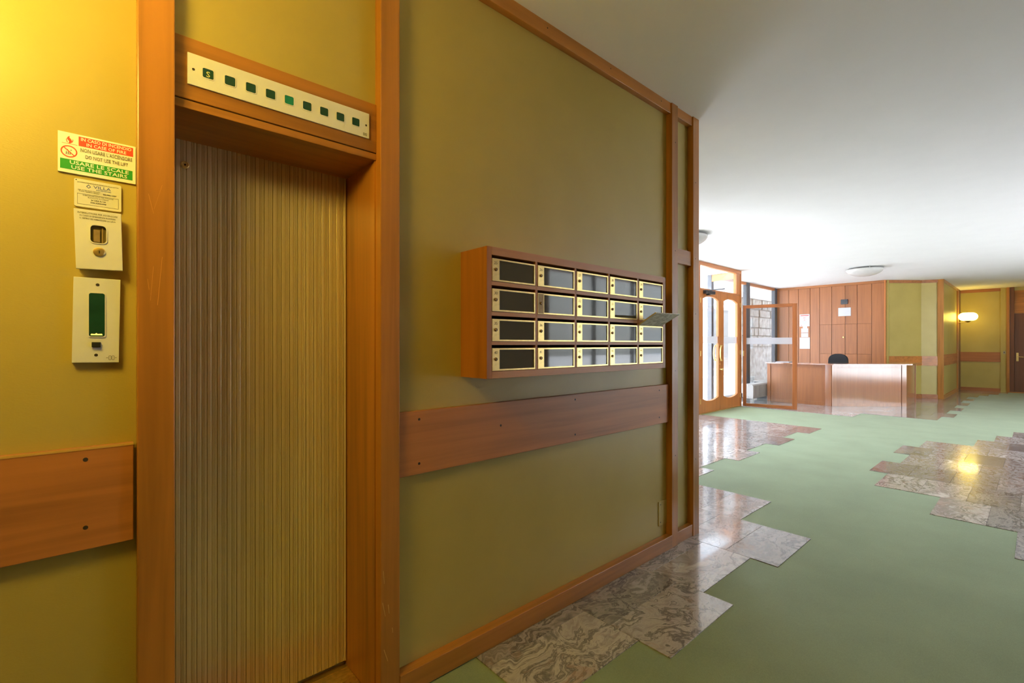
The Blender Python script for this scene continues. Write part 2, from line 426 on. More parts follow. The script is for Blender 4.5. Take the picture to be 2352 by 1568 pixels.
for k, ivs in cells.items():
    x0, x1 = XT[k+8], min(XT[k+9], 19.7)
    b = base_of(k)
    for lo, hi in ivs:
        j = math.floor((lo-b)/PITCH+.01); y = b+j*PITCH
        while y < hi-.02:
            a, c = max(y, lo), min(y+PITCH, hi)
            if c-a > .03: tiles.append((x0, x1, a, c))
            y += PITCH
def seen_size(t):
    x, y = (t[0]+t[1])/2, (t[2]+t[3])/2
    d = x*math.cos(YAW)+y*math.sin(YAW); s = x*math.sin(YAW)-y*math.cos(YAW)
    if d < .5 or abs(s/d) > 1.25: return -x*x-y*y
    if x > 3.3 and y > x*1.66/3.28*1.15: return -x
    return 1/d**3
tiles.sort(key=seen_size, reverse=True)
tilemesh = {}
far = MB()
for i, (x0, x1, y0, y1) in enumerate(tiles):
    g = .0009
    if i >= 285:
        far.box(x0+g, x1-g, y0+g, y1-g, -.02, 0); continue
    w, d = round(x1-x0-2*g, 3), round(y1-y0-2*g, 3)
    if (w, d) not in tilemesh:
        bm = bmesh.new(); bmesh.ops.create_cube(bm, size=1.0)
        for v in bm.verts: v.co = Vector((v.co.x*w, v.co.y*d, (v.co.z-.5)*.02))
        top = [e for e in bm.edges if all(v.co.z > -.005 for v in e.verts)]
        bmesh.ops.bevel(bm, geom=top, offset=.0009, segments=1, affect='EDGES')
        me = bpy.data.meshes.new('marble_tile'); bm.to_mesh(me); bm.free(); me.materials.append(MARBLE)
        tilemesh[(w, d)] = me
    o = bpy.data.objects.new('marble_tile', tilemesh[(w, d)]); C.objects.link(o); o.parent = floor
    o.location = ((x0+x1)/2, (y0+y1)/2, random.uniform(-.0004, .0006))
    if random.random() < .5: o.rotation_euler.z = PI
o = far.build('distant_marble_tiles', MARBLE, floor); o['kind'] = 'stuff'

m = MB()
for k in range(-8, 30):
    x0, x1 = XT[k+8], min(XT[k+9], 19.7)
    if k == -8: x0 = -3.2
    top = room_top(k); cur = -3.5
    if k <= 2: top = YW
    for lo, hi in sorted(cells.get(k, [])):
        if lo > cur+.01: m.box(x0, x1, cur, lo, -.021, -.004)
        cur = max(cur, hi)
    if cur < top-.01: m.box(x0, x1, cur, top, -.021, -.004)
tag(m.build('fitted_carpet', CARPET, origin=(0, 0, -.021)), 'flat green fitted carpet inlaid in a winding path between marble slabs', 'carpet')

# ------------------------------------------------------------------ trims of the lift wall
def trim(n, mb, mat, label, cat='trim', bevel=.002):
    return struct(mb.build('trim_%d' % n, mat, bevel=bevel), label, cat)
t = trim(1, MB().box(2.922, 3.0, YF, YW, 0, H), WZ, 'cherry batten standing just past the mailboxes')
for z in (.62, 1.2, 2.02, 2.76): screw(2.965, YF-.0005, z, t, .004)
m = MB(); m.box(3.215, 3.30, YF, YW+.08, 0, H)
t = trim(2, m, WZ, 'cherry corner post closing the end of the lift wall')
for z in (.55, 1.6, 2.0, 2.55): screw(3.25, YF-.0005, z, t, .004)
trim(3, MB().box(3.0, 3.215, 1.668, YW, 1.945, 2.047), WX, 'short cherry cross piece between batten and corner post')
m = MB(); m.box(.886, 2.922, 1.664, YW, 2.948, H); m.box(3.0, 3.215, 1.664, YW, 2.955, H)
t = trim(4, m, WX, 'cherry strip along the top of the mailbox wall under the ceiling')
for x in (1.1, 1.72, 2.25, 2.80): screw(x, 1.6635, 2.99, t, .004)
struct(MB().box(.886, 2.922, 1.652, YW, 0, .088).build('baseboard_lift', WX, bevel=.003), 'reddish baseboard under the mailbox wall', 'baseboard')
struct(MB().box(3.0, 3.215, 1.660, YW, 0, .085).build('baseboard_corner', WX, bevel=.003), 'short baseboard between batten and corner post', 'baseboard')
struct(MB().box(-.72, .086, 1.68, YW, 0, .088).build('baseboard_left', WX, bevel=.003), 'baseboard of the wall to the left of the lift', 'baseboard')
m = MB(); m.box(.887, 2.921, 1.678, YW, .852, 1.109)
t = trim(5, m, RX, 'broad worn cherry rail board below the mailboxes')
for x, z in ((.985, 1.075), (.985, .895), (1.95, 1.08), (1.95, .89), (2.80, 1.075), (2.80, .895), (1.42, 1.0)): screw(x, 1.6775, z, t, .0055)
m = MB(); m.box(-.72, .079, 1.678, YW, .836, 1.107)
t = trim(6, m, RX, 'broad worn cherry rail board to the left of the lift')
for x, z in ((-.02, 1.075), (-.02, .895), (-.6, 1.075), (-.6, .895)): screw(x, 1.6775, z, t, .0055)
MB().box(-.32, .079, 1.6772, 1.679, 1.1005, 1.1072).build('worn_edge', wood('bare_worn_wood', 0, (.62, .36, .09)), t)
# removable olive access plate low on the wall
t = tag(MB().box(2.822, 2.921, 1.695, YW, .160, .322).build('access_plate', WP, bevel=.0015), 'small olive access plate low on the wall beside the batten', 'plate')
screw(2.845, 1.6945, .182, t, .004); screw(2.845, 1.6945, .30, t, .004)

# ------------------------------------------------------------------ lift door
lift = empty('door_1', (.488, 1.97, 0), 'narrow lift door of fluted metal in a cherry frame with floor lights above', 'lift door', kind='structure')
for x0, x1, lab in ((.086, .171, None), (.806, .886, None)):
    p = MB().box(x0, x1, YF, YW+.02, 0, H).build('frame_post', WZ, lift, bevel=.003)
m = MB().box(.802, .86, 1.698, 1.99, 0, 2.09)
m.build('jamb', WZ, lift); MB().box(.11, .172, 1.698, 1.99, 0, 2.09).build('jamb', WZ, lift)
hp = MB().box(.171, .806, 1.690, YW+.01, 2.1135, 2.298).build('header_board', WX, lift, bevel=.0015)
m = MB().box(.171, .806, 1.692, 1.99, 2.0855, 2.110)
m.build('lintel', WX, lift, bevel=.0015)
BARE = wood('scuffed_bare_wood', 2, (.60, .33, .09))
for (a, b) in (((.815, .52), (.822, .47)), ((.812, .40), (.826, .345)), ((.835, .385), (.842, .35)), ((.818, .22), (.836, .17)), ((.852, .29), (.857, .27))):
    MB().prism([(a[0], a[1]), (a[0]+.003, a[1]), (b[0], b[1]), (b[0]-.002, b[1])], 1, 1.6545, 1.657).build('scuff_mark', BARE, lift)
SCR = wood('lighter_scratched_varnish', 2, (.50, .22, .045))
for (a, b) in (((.110, 1.801), (.121, 1.748)), ((.141, 1.832), (.122, 1.760)), ((.121, 1.599), (.114, 1.503)), ((.141, 1.628), (.130, 1.491)), ((.108, 1.563), (.111, 1.533))):
    MB().prism([(a[0], a[1]), (a[0]+.0010, a[1]), (b[0]+.0016, b[1]), (b[0]+.0002, b[1])], 1, 1.6547, 1.657).build('scratch', SCR, lift)
# fluted leaf: broad rib, groove, three thin ribs per period
m = MB(); x = .174; prof = []
per = .0307
shape = [(0, 0), (.0005, -.004), (.002, -.0055), (.010, -.0062), (.0125, -.0055), (.0132, -.003), (.0142, -.003), (.0148, -.0055), (.0168, -.0058), (.0174, -.0035), (.0182, -.0035), (.0188, -.0055), (.0210, -.0058), (.0216, -.0035), (.0224, -.0035), (.0230, -.0055), (.0282, -.0058), (.0292, -.004), (.0298, 0)]
while x < .800:
    for dx, dy in shape:
        if x+dx < .7995: prof.append((x+dx, 1.970+dy))
    x += per
rows = [[(px, py), (px, 1.985)] for px, py in prof]
leaf = m.strip(rows, 2, .035, 2.10).build('leaf', ALU, lift)
m = MB().lathe([(.0125, 0), (.0125, .004), (.0095, .006), (.0085, .003)], (.231, 1.9635, 2.0), 'Y', 20)
lk = m.build('lock', BRASS, lift); MB().disc((.231, 1.9575, 2.0), .003, .003, 8).build('keyhole', SCREW, lk)
m = MB().box(.172, .800, 1.80, 1.985, 0, .012)
for i in range(7): m.box(.172, .800, 1.83+i*.02, 1.838+i*.02, .012, .0145)
m.build('sill', BRASS, lift)
m = MB().box(.172, .806, 1.66, 1.80, 0, .018); m.build('threshold', WX, lift, bevel=.002)

# floor light plate over the lift
ind = tag(MB().box(.2044, .774, 1.684, 1.690, 2.157, 2.251).build('floor_indicator', CREAM, bevel=.001), 'long cream plate of nine green floor windows above the lift door', 'indicator')
wx = [.2565, .3147, .3731, .4312, .489, .5475, .6055, .6635, .7212]
for i, x in enumerate(wx):
    m = MB(); o_ = rrect(x-.0165, x+.0165, 2.1875, 2.2205, .005, 3); i_ = rrect(x-.0142, x+.0142, 2.1898, 2.2182, .004, 3)
    ring_plate(m, o_, i_, 1, 1.6825, 1.6842)
    w = m.build('window_rim', CREAM, ind)
    g = MB().rounded(x-.0145, x+.0145, 2.1895, 2.2185, 1.6836, 1.6843, .004).build('window_lens', GREENLIT if i == 4 else GREENGLASS, ind)
    if i == 4: g['label'] = 'brighter green window'
text('S', .2565, 1.6833, 2.194, .0165, plain('yellow_print', (.62, .60, .20), .5), ind, 'floor_letter', bold=.01)
for x in (.2193, .7613): screw(x, 1.6835, 2.204, ind, .0038)
m = MB()
for dx in (-.004, .004): ring_plate(m, rrect(.757+dx-.003, .757+dx+.003, 2.164, 2.174, .002, 2), rrect(.757+dx-.002, .757+dx+.002, 2.165, 2.173, .0015, 2), 1, 1.6834, 1.6842)
m.build('maker_mark', GREYINK, ind)

# ------------------------------------------------------------------ signs and plates left of the lift
Y1 = 1.695
sg = tag(MB().box(-.0735, .0845, Y1, Y1+.004, 1.8315, 1.9368).build('fire_sign', SIGNW), 'white red and green fire notice in two languages beside the lift', 'sign')
yk = Y1-.0004
MB().box(-.0336, .0790, yk, Y1+.001, 1.907, 1.9320).build('red_panel', RED, sg)
MB().box(-.0692, .0778, yk, Y1+.001, 1.8405, 1.8668).build('green_panel', GREEN, sg)
yt = yk-.0005
text('IN CASO DI INCENDIO', .0227, yt, 1.9215, .0082, PAPERW, sg, width=.104, bold=.012)
text('IN CASE OF FIRE', .0227, yt, 1.9095, .0082, PAPERW, sg, width=.082, bold=.012)
text("NON USARE L'ASCENSORE", .0235, yt, 1.8925, .0098, GREYINK, sg, width=.107, bold=.004)
text('DO NOT USE THE LIFT', .0235, yt, 1.8765, .0092, GREYINK, sg, width=.088, bold=.004)
text('USARE LE SCALE', .009, yt, 1.8555, .0090, PAPERW, sg, width=.120, bold=.014)
text('USE THE STAIRS', .009, yt, 1.8432, .0090, PAPERW, sg, width=.114, bold=.014)
m = MB()
def xs(pts, dx, dz, s): return [(dx+u*s, dz+v*s) for u, v in pts]
m.prism(xs([(-.1, 0), (.1, 0), (.28, .35), (.2, .6), (.0, .85), (.02, 1.1), (-.22, .85), (-.25, .6), (-.02, .3)], -.0515, 1.9085, .018), 1, yk, Y1)
m.prism(xs([(-.12, 0), (-.3, .2), (-.36, .5), (-.26, .75), (-.28, .45), (-.2, .2)], -.0515, 1.9085, .018), 1, yk, Y1)
m.prism(xs([(.12, 0), (.34, .25), (.42, .5), (.36, .75), (.34, .5), (.26, .3)], -.0515, 1.9085, .018), 1, yk, Y1)
m.box(-.066, -.036, yk, Y1, 1.9070, 1.9078)
m.build('flame_symbol', RED, sg)
m = MB(); n = 28; cx, cz = -.0522, 1.8872
ring_plate(m, [(cx+.0162*math.cos(2*PI*k/n), cz+.0155*math.sin(2*PI*k/n)) for k in range(n)], [(cx+.0135*math.cos(2*PI*k/n), cz+.0128*math.sin(2*PI*k/n)) for k in range(n)], 1, yk, Y1)
m.prism([(cx-.0108, cz+.0085), (cx-.009, cz+.010), (cx+.0108, cz-.0085), (cx+.009, cz-.010)], 1, yk, Y1)
m.build('prohibition_ring', RED, sg)
m = MB()
for dx in (-.006, -.0025, .001): m.box(cx+dx, cx+dx+.002, yk+.0002, Y1, cz-.0075, cz-.0015); m.box(cx+dx+.0004, cx+dx+.0016, yk+.0002, Y1, cz-.001, cz+.0005)
m.box(cx-.0075, cx+.005, yk+.0002, Y1, cz-.0086, cz-.008)
m.prism([(cx+.002, cz+.003), (cx+.006, cz+.003), (cx+.004, cz+.006)], 1, yk+.0002, Y1); m.prism([(cx-.003, cz+.006), (cx-.001, cz+.003), (cx-.005, cz+.003)], 1, yk+.0002, Y1)
m.build('lift_symbol', GREYINK, sg)

vl = tag(MB().rounded(-.0425, .0535, 1.7468, 1.8200, Y1-.001, Y1+.005, .004).build('service_plate', CREAM), 'small cream lift maintenance plate right under the fire notice', 'plate')
yt = Y1-.0017
text("LA MANUTENZIONE E' AFFIDATA ALLA DITTA", .0055, yt, 1.8105, .0024, GREYINK, vl, width=.084)
text('VILLA', .0135, yt, 1.8000, .0075, BLUEINK, vl, width=.036)
text('ASCENSORI', .0165, yt, 1.7950, .0030, BLUEINK, vl, width=.031, bold=.01)
m = MB(); ring_plate(m, [(-.0140, 1.7975), (-.0092, 1.8025), (-.0140, 1.8085), (-.0188, 1.8025)], [(-.0140, 1.7993), (-.0110, 1.8025), (-.0140, 1.8063), (-.0170, 1.8025)], 1, yt, Y1-.001)
m.build('diamond_logo', BLUEINK, vl)
text('PER INTERVENTI TECNICI', -.0130, yt, 1.7900, .0024, GREYINK, vl, width=.044)
text('TUTTI I GIORNI FERIALI', -.0130, yt, 1.7862, .0024, GREYINK, vl, width=.040)
text('02.9961227', .0290, yt, 1.7862, .0032, INK, vl, width=.028, bold=.012)
text('EMERGENZE SOLO PER PERSONE', .0055, yt, 1.7770, .0024, GREYINK, vl, width=.062)
text('BLOCCATE IN CABINA', .0055, yt, 1.7722, .0024, GREYINK, vl, width=.042)
text('24 ORE SU 24', .0055, yt, 1.7655, .0033, INK, vl, width=.030, bold=.012)
text('335.5202398', .0055, yt, 1.7592, .0033, INK, vl, width=.032, bold=.012)
m = MB(); ring_plate(m, [(-.0365, 1.7535), (.0475, 1.7535), (.0475, 1.7815), (-.0365, 1.7815)], [(-.0360, 1.7540), (.0470, 1.7540), (.0470, 1.7810), (-.0360, 1.7810)], 1, yt, Y1-.001)
m.build('printed_border', GREYINK, vl)
screw(-.0385, Y1-.0012, 1.8165, vl, .0015)

sw = empty('emergency_switch', (.006, YW, 1.578), 'cream emergency switch plate with a recessed glass square and a keylock', 'switch')
m = MB(); pl = [(-.0385, 1.5785), (.0560, 1.5815), (.0525, 1.7375), (-.0430, 1.7355)]
q0 = rrect(-.0110, .0222, 1.650, 1.698, .009, 4)
def square_outline(corners, n):
    out = []
    order = [corners[1], corners[2], corners[3], corners[0]]
    return order
# plate with a window hole: outer outline sampled to match the inner one
def outer_for(inner, c):
    x0, z0 = (c[0][0]+c[3][0])/2, (c[0][1]+c[1][1])/2; x1, z1 = (c[1][0]+c[2][0])/2, (c[2][1]+c[3][1])/2
    ix0 = min(p[0] for p in inner); ix1 = max(p[0] for p in inner); iz0 = min(p[1] for p in inner); iz1 = max(p[1] for p in inner)
    res = []; k = len(inner)//4
    corner = [c[1], c[2], c[3], c[0]]
    for s in range(4):
        for j in range(k): res.append(corner[s])
    return res
def plate_with_hole(mb, inner, c, y0, y1):
    k = len(inner)//4; corner = [c[1], c[2], c[3], c[0]]
    def P(p, y): return (p[0], y, p[1])
    for y, flip in ((y0, 0), (y1, 1)):
        iv = [mb.bm.verts.new(P(p, y)) for p in inner]; cv = [mb.bm.verts.new(P(p, y)) for p in corner]
        for s in range(4):
            for j in range(k-1): mb.bm.faces.new((cv[s], iv[s*k+j], iv[s*k+j+1]))
            mb.bm.faces.new((cv[s], iv[s*k+k-1], iv[((s+1)*k) % len(inner)], cv[(s+1) % 4]))
    for loop in (inner, corner):
        n_ = len(loop)
        for i in range(n_):
            a, b = loop[i], loop[(i+1) % n_]
            mb.bm.faces.new([mb.bm.verts.new(P(a, y0)), mb.bm.verts.new(P(b, y0)), mb.bm.verts.new(P(b, y1)), mb.bm.verts.new(P(a, y1))])
    return mb
m = plate_with_hole(MB(), q0, pl, 1.672, 1.680)
# skirt behind the plate
m.box(-.036, .050, 1.680, YW, 1.584, 1.731)
face = m.build('cover_plate', CREAM, sw, bevel=.0012)
m = MB(); ring_plate(m, rrect(-.0126, .0238, 1.6484, 1.6996, .010, 4), rrect(-.0102, .0214, 1.6508, 1.6972, .0085, 4), 1, 1.6702, 1.673)
m.build('window_rim', CREAM, sw)
MB().rounded(-.0115, .0227, 1.6495, 1.6985, 1.6785, 1.6798, .008).build('glass_square', plain('tan_glass', (.15, .115, .045), .1, spec=.7), sw)
m = MB().box(-.004, .009, 1.6745, 1.6788, 1.654, 1.686); m.box(.0125, .0155, 1.6765, 1.6788, 1.652, 1.694); m.build('switch_lever', DULLBRASS, sw)
m = MB().lathe([(.0125, 0), (.0125, .002), (.010, .004), (.006, .0045)], (.0075, 1.672, 1.627), 'Y', 24)
lk = m.build('keylock', BRASS, sw); MB().box(.0065, .0085, 1.6670, 1.6678, 1.6225, 1.6300).build('keyhole', SCREW, lk)
text('INTERRUTTORE PER ASCENSORE', .0045, 1.6716, 1.7245, .0042, GREYINK, sw, width=.080)
text('IN CASO DI EMERGENZA ROMPERE', .0045, 1.6716, 1.7175, .0036, GREYINK, sw, width=.072)
text('IL VETRO ED ABBASSARE LA LEVA', .0045, 1.6716, 1.7105, .0036, GREYINK, sw, width=.072)

cp = tag(MB().prism([(-.0470, 1.3318), (.0480, 1.3302), (.0516, 1.558), (-.0435, 1.558)], 1, 1.684, YW).build('lift_call_panel', CREAM, bevel=.0012), 'tall cream lift call panel with a green display and black button', 'call panel')
MB().rounded(-.0135, .0190, 1.4008, 1.5175, 1.6825, 1.6850, .005).build('display_lens', GREENGLASS, cp)
m = MB(); ring_plate(m, rrect(-.0152, .0207, 1.3991, 1.5192, .006, 4), rrect(-.0133, .0188, 1.4010, 1.5173, .005, 4), 1, 1.6818, 1.6845); m.build('display_rim', CREAM, cp)
m = MB().prism([(-.010, 1.4045), (.014, 1.4045), (.013, 1.4085), (.004, 1.4078), (.002, 1.4105), (-.002, 1.4075), (-.009, 1.4085)], 1, 1.682, 1.6827)
m.build('lit_floor_mark', glow('amber_glow', (1.0, .55, .08), 1.6), cp)
MB().box(-.0080, .0108, 1.6770, 1.684, 1.3720, 1.3862).build('call_button', BLACKP, cp, bevel=.0015)
screw(.0042, 1.6835, 1.5400, cp, .004); screw(.001, 1.6835, 1.3512, cp, .004)
m = MB()
for dx in (-.0032, .0032): ring_plate(m, rrect(.0325+dx-.0028, .0325+dx+.0028, 1.3375, 1.3495, .002, 2), rrect(.0325+dx-.0018, .0325+dx+.0018, 1.3385, 1.3485, .0015, 2), 1, 1.6834, 1.6842)
m.box(.0215, .0255, 1.6834, 1.6842, 1.343, 1.3442); m.box(.0395, .0435, 1.6834, 1.6842, 1.343, 1.3442)
m.build('maker_mark', GREYINK, cp)

# ------------------------------------------------------------------ mailboxes
X0, X1, Z0, Z1, YM = 1.2065, 2.5965, 1.2368, 1.7875, 1.515
rack = empty('mailbox_rack', ((X0+X1)/2, YW, Z0), 'wall hung wooden rack of twenty brass framed mailboxes, numbers 25 to 44', 'mailboxes')
MB().box(X0, X0+.027, YM, YW, Z0, Z1).build('side_panel', MBZ, rack, bevel=.001)
MB().box(X1-.029, X1, YM, YW, Z0, Z1).build('side_panel', MBZ, rack, bevel=.001)
MB().box(X0+.027, X1-.029, YM, YW, Z1-.034, Z1).build('top_panel', MB_, rack, bevel=.001)
MB().box(X0+.027, X1-.029, YM, YW, Z0, Z0+.030).build('bottom_panel', MB_, rack, bevel=.001)
MB().box(X0+.02, X1-.02, YW-.012, YW, Z0+.02, Z1-.02).build('back_panel', SLOT, rack)
colx = [(1.2335, 1.4885), (1.5015, 1.7580), (1.7720, 2.0270), (2.0410, 2.2975), (2.3115, 2.5675)]
for (a, b), (c, d) in zip(colx, colx[1:]): MB().box(b, c, YM+.001, YW-.012, Z0+.030, Z1-.034).build('divider', MBZ, rack)
rows_ = [(1.6455, 1.7400), (1.5190, 1.6135), (1.3935, 1.4865), (1.2690, 1.3640)]
for r, (z0, z1) in enumerate(rows_):
    if r < 3:
        zs = rows_[r+1][1]+.0135
        for a, b in colx: MB().box(a, b, YM+.001, YW-.012, zs, z0-.0015).build('shelf', MB_, rack)
        # inner floor of each box closes the slot from below
    for c, (a, b) in enumerate(colx):
        num = 25+r*5+c
        tilt = random.uniform(-.0015, .0015)
        x0, x1 = a+.0012, b-.0030
        yb = YM+.004; yf = YM-.001
        lw = .040
        o_ = [(x1, z0), (x1, z1), (x0, z1), (x0, z0)]
        i_ = [(x1-.007, z0+.0065), (x1-.007, z1-.0065), (x0+lw, z1-.0065), (x0+lw, z0+.0065)]
        m = MB(); ring_plate(m, o_, i_, 1, yf, yb+.004)
        dull = num == 31
        d = m.build('mailbox_door', BRASS if not dull else BRASS, rack)
        d.rotation_euler = (0, tilt, 0)
        MB().box(x0+lw-.002, x1-.005, yf+.0035, yb+.006, z0+.004, z1-.004).build('pane', SMOKE, d)
        MB().box(x0+.002, x0+lw-.0025, yf-.0006, yf+.001, z0+.002, z1-.002).build('lock_plate', DULLBRASS if dull else BRASS, d)
        zc = (z0+z1)/2+.001
        l_ = MB().lathe([(.0072, 0), (.0072, .004), (.0058, .0062), (.003, .0062)], (x0+.0195, yf, zc), 'Y', 12).build('lock', plain('bronze_lock', (.16, .10, .05), .35, metal=.7) if 'bronze_lock' not in bpy.data.materials else bpy.data.materials['bronze_lock'], d)
        if not dull: text(str(num), x0+.0195, yf-.0008, z1-.0245, .0125, NUM, d, 'number')
        else: d['label'] = 'mailbox door with a dull tan lock plate and no number'
nw = MB()
c0 = [Vector((2.315, 1.519, 1.4869)), Vector((2.552, 1.519, 1.4869)), Vector((2.515, 1.375, 1.551)), Vector((2.262, 1.375, 1.548))]
nw.hexa([c0[0], c0[1], c0[2], c0[3]]+[v+Vector((0, .003, .006)) for v in c0])
nw = nw.build('folded_newspaper', NEWS, bevel=.0025)
tag(nw, 'folded newspaper sticking out of a mailbox slot in the rightmost column', 'newspaper')
m = MB().hexa([c0[3], c0[0], c0[0]+Vector((-.002, .003, .0063)), c0[3]+Vector((-.002, .003, .0063)), c0[3]+Vector((.003, 0, 0)), c0[0]+Vector((.003, 0, 0)), c0[0]+Vector((.003, .003, .0063)), c0[3]+Vector((.003, .003, .0063))])
m.build('folded_spine', plain('yellowed_paper', (.62, .52, .30), .7), nw)

# ------------------------------------------------------------------ globe lamps on brass arms
def globe_lamp(c, wall, label, opal=None):
    """opal globe of flattened shape; c its centre, wall the point the arm leaves"""
    c = Vector(c); w = Vector(wall)
    t = empty('wall_lamp', (w.x, w.y, w.z), label, 'lamp', 'opal globe wall lamps on brass arms')
    pr = []
    for k in range(13):
        a = -PI/2+PI*k/12; r = .085+.125*math.cos(a) if abs(k-6) < 6 else .05
        pr.append((max(r, .05), .118*math.sin(a)))
    MB().lathe(pr, c, 'Z', 32).build('globe', opal or OPAL, t, smooth=True)
    MB().lathe([(.08, -.112), (.085, -.118), (.04, -.150), (.02, -.165)], c, 'Z', 20).build('lamp_holder', DULLBRASS, t)
    MB().lathe([(.05, .112), (.045, .125), (.02, .132)], c, 'Z', 20).build('cap', DULLBRASS, t)
    MB().tube([w, (c.x, c.y, w.z)], .009, 10).build('arm', DULLBRASS, t)
    d = (Vector((c.x, c.y, w.z))-w).normalized()
    MB().tube([w-d*.002, w+d*.014], .045, 20).build('wall_rose', DULLBRASS, t)
    return t
globe_lamp((18.99, 1.385, 2.186), (18.99, 1.60, 2.025), 'lit opal globe lamp on a brass arm at the end of the corridor', OPAL_DIM)
globe_lamp((-.49, 1.00, 2.37), (-.72, 1.00, 2.21), 'lit opal globe lamp on the lobby side wall left of the lift')

# ------------------------------------------------------------------ entrance facade
E = 4.44
ent = empty('door_2', (9.8, E, 0), 'pair of glazed cherry entrance doors with arched panes under a transom', 'door', kind='structure')
def arch_leaf(name, xl, xr, gl, gr, hinge):
    n = 14; rows = []
    # glass opening outline, anticlockwise from bottom left
    xs_ = [gl+(gr-gl)*k/n for k in range(n+1)]
    def bot(x): u = (x-gl)/(gr-gl)*2-1; return .295-.058*(1-u*u)
    def top(x): u = (x-gl)/(gr-gl)*2-1; return 2.29+.062*(1-abs(u)**2.2)
    inner = [(x, bot(x)) for x in xs_]+[(x, top(x)) for x in xs_[::-1]]
    def ox(x): return xl+(xr-xl)*(x-gl)/(gr-gl)
    outer = [(ox(x), .012) for x in xs_]+[(ox(x), 2.462) for x in xs_[::-1]]
    m = MB(); ring_plate(m, outer, inner, 1, E, E+.05)
    lf = m.build(name, OZ, ent, bevel=.002)
    g = MB().prism([(x, z) for x, z in [(x, bot(x)-.008) for x in xs_]+[(x, top(x)+.008) for x in xs_[::-1]]], 1, E+.022, E+.028)
    g.build('pane', GLASS, lf)
    MB().box(gl, gr, E+.0195, E+.0215, 1.40, 1.545).build('safety_band', FROST, lf)
    for z in (.25, 1.2, 2.25):
        x = xl-.002 if hinge < 0 else xr-.010
        MB().tube([(x+.006, E-.006, z-.05), (x+.006, E-.006, z+.05)], .008, 8).build('hinge', BRASS, lf)
    return lf
l1 = arch_leaf('leaf', 8.895, 9.798, 9.014, 9.70, -1)
l2 = arch_leaf('leaf', 9.802, 10.752, 9.935, 10.62, 1)
def arc_handle(x, zc, s, lf, y):
    yo = y+s*.045
    pts = [(x, y, zc-.155), (x, yo, zc-.155)]+[(x-.085*math.sin(PI*k/10)**.6, yo, zc-.15*math.cos(PI*k/10)) for k in range(1, 10)]+[(x, yo, zc+.155), (x, y, zc+.155)]
    MB().tube(pts, .014, 8).build('pull_handle', BRASS, lf)
arc_handle(9.770, 1.20, -1, l1, E+.002); arc_handle(9.770, 1.20, 1, l1, E+.05)
m = MB().lathe([(.022, 0), (.022, .008), (.012, .012), (.014, .05), (.026, .056), (.020, .075)], (9.752, E, .86), 'Y', 14); m.build('door_knob', BRASS, l1)
MB().lathe([(.014, 0), (.014, .006), (.008, .008)], (9.752, E, .97), 'Y', 12).build('lock', BRASS, l1)
m = MB().box(9.02, 9.40, E-.075, E, 2.39, 2.455); m.box(9.15, 9.22, E-.06, E, 2.365, 2.39)
dc = m.build('door_closer', BLACKP, ent, bevel=.006)
MB().tube([(9.20, E-.05, 2.462), (9.48, E-.22, 2.50), (9.82, E-.03, 2.535)], .010, 8).build('closer_arm', STEELD, dc)
# frame of door and transom
MB().box(8.80, 8.89, E-.01, E+.07, 0, H).build('jamb', OZ, ent, bevel=.003)
MB().box(10.757, 10.80, E-.012, E+.09, 0, H).build('jamb', OZ, ent, bevel=.003)
MB().box(8.89, 10.757, E-.01, E+.07, 2.945, H).build('top_rail', OX, ent, bevel=.003)
MB().box(8.89, 10.757, E, E+.07, 2.466, 2.495).build('transom_rail', OX, ent, bevel=.002)
MB().box(10.565, 10.757, E-.002, E+.07, 2.495, 2.945).build('transom_post', OZ, ent, bevel=.003)
MB().box(8.89, 10.565, E+.03, E+.036, 2.495, 2.945).build('transom_pane', GLASS, ent)
MB().box(8.80, 10.80, E-.01, E+.09, -.02, .010).build('door_sill', BRASS, ent)
# windows to the left of the doors, hidden by the lift wall but lighting the hall
win = empty('window_1', (7, E, 0), 'hidden tall cherry framed windows left of the entrance doors', 'window', kind='structure')
for a, b in ((5.15, 5.25), (6.95, 7.05)): MB().box(a, b, E, E+.08, 0, H).build('mullion', OZ, win)
for a, b in ((5.25, 6.95), (7.05, 8.80)):
    MB().box(a, b, E, E+.08, 0, .10).build('rail', OX, win); MB().box(a, b, E, E+.08, 2.94, H).build('rail', OX, win)
    MB().box(a, b, E+.035, E+.041, .10, 2.94).build('pane', GLASS, win)
# set-back window behind the reception
w2 = empty('window_2', (13, 5.17, 0), 'set back window with dark steel mullions behind the entrance screen', 'window', kind='structure')
for a, b, mt in ((10.86, 10.99, STEELD), (12.86, 13.08, STEELD), (14.86, 15.05, STEELD)): MB().box(a, b, 5.14, 5.24, 0, H).build('mullion', mt, w2, bevel=.004)
for a, b in ((10.99, 12.86), (13.08, 14.86)):
    MB().box(a, b, 5.15, 5.23, 2.955, H).build('top_rail', OX, w2); MB().box(a, b, 5.15, 5.23, 0, .10).build('bottom_rail', STEELD, w2)
    MB().box(a, b, 5.18, 5.186, .10, 2.955).build('pane', GLASS, w2)
MB().slab((10.80, 4.53), (10.92, 5.14), .05, 2.86, H).build('return_beam', OX, w2)
MB().slab((10.80, 4.53), (10.92, 5.14), .006, 0, 2.86, .02).build('return_pane', GLASS, w2)

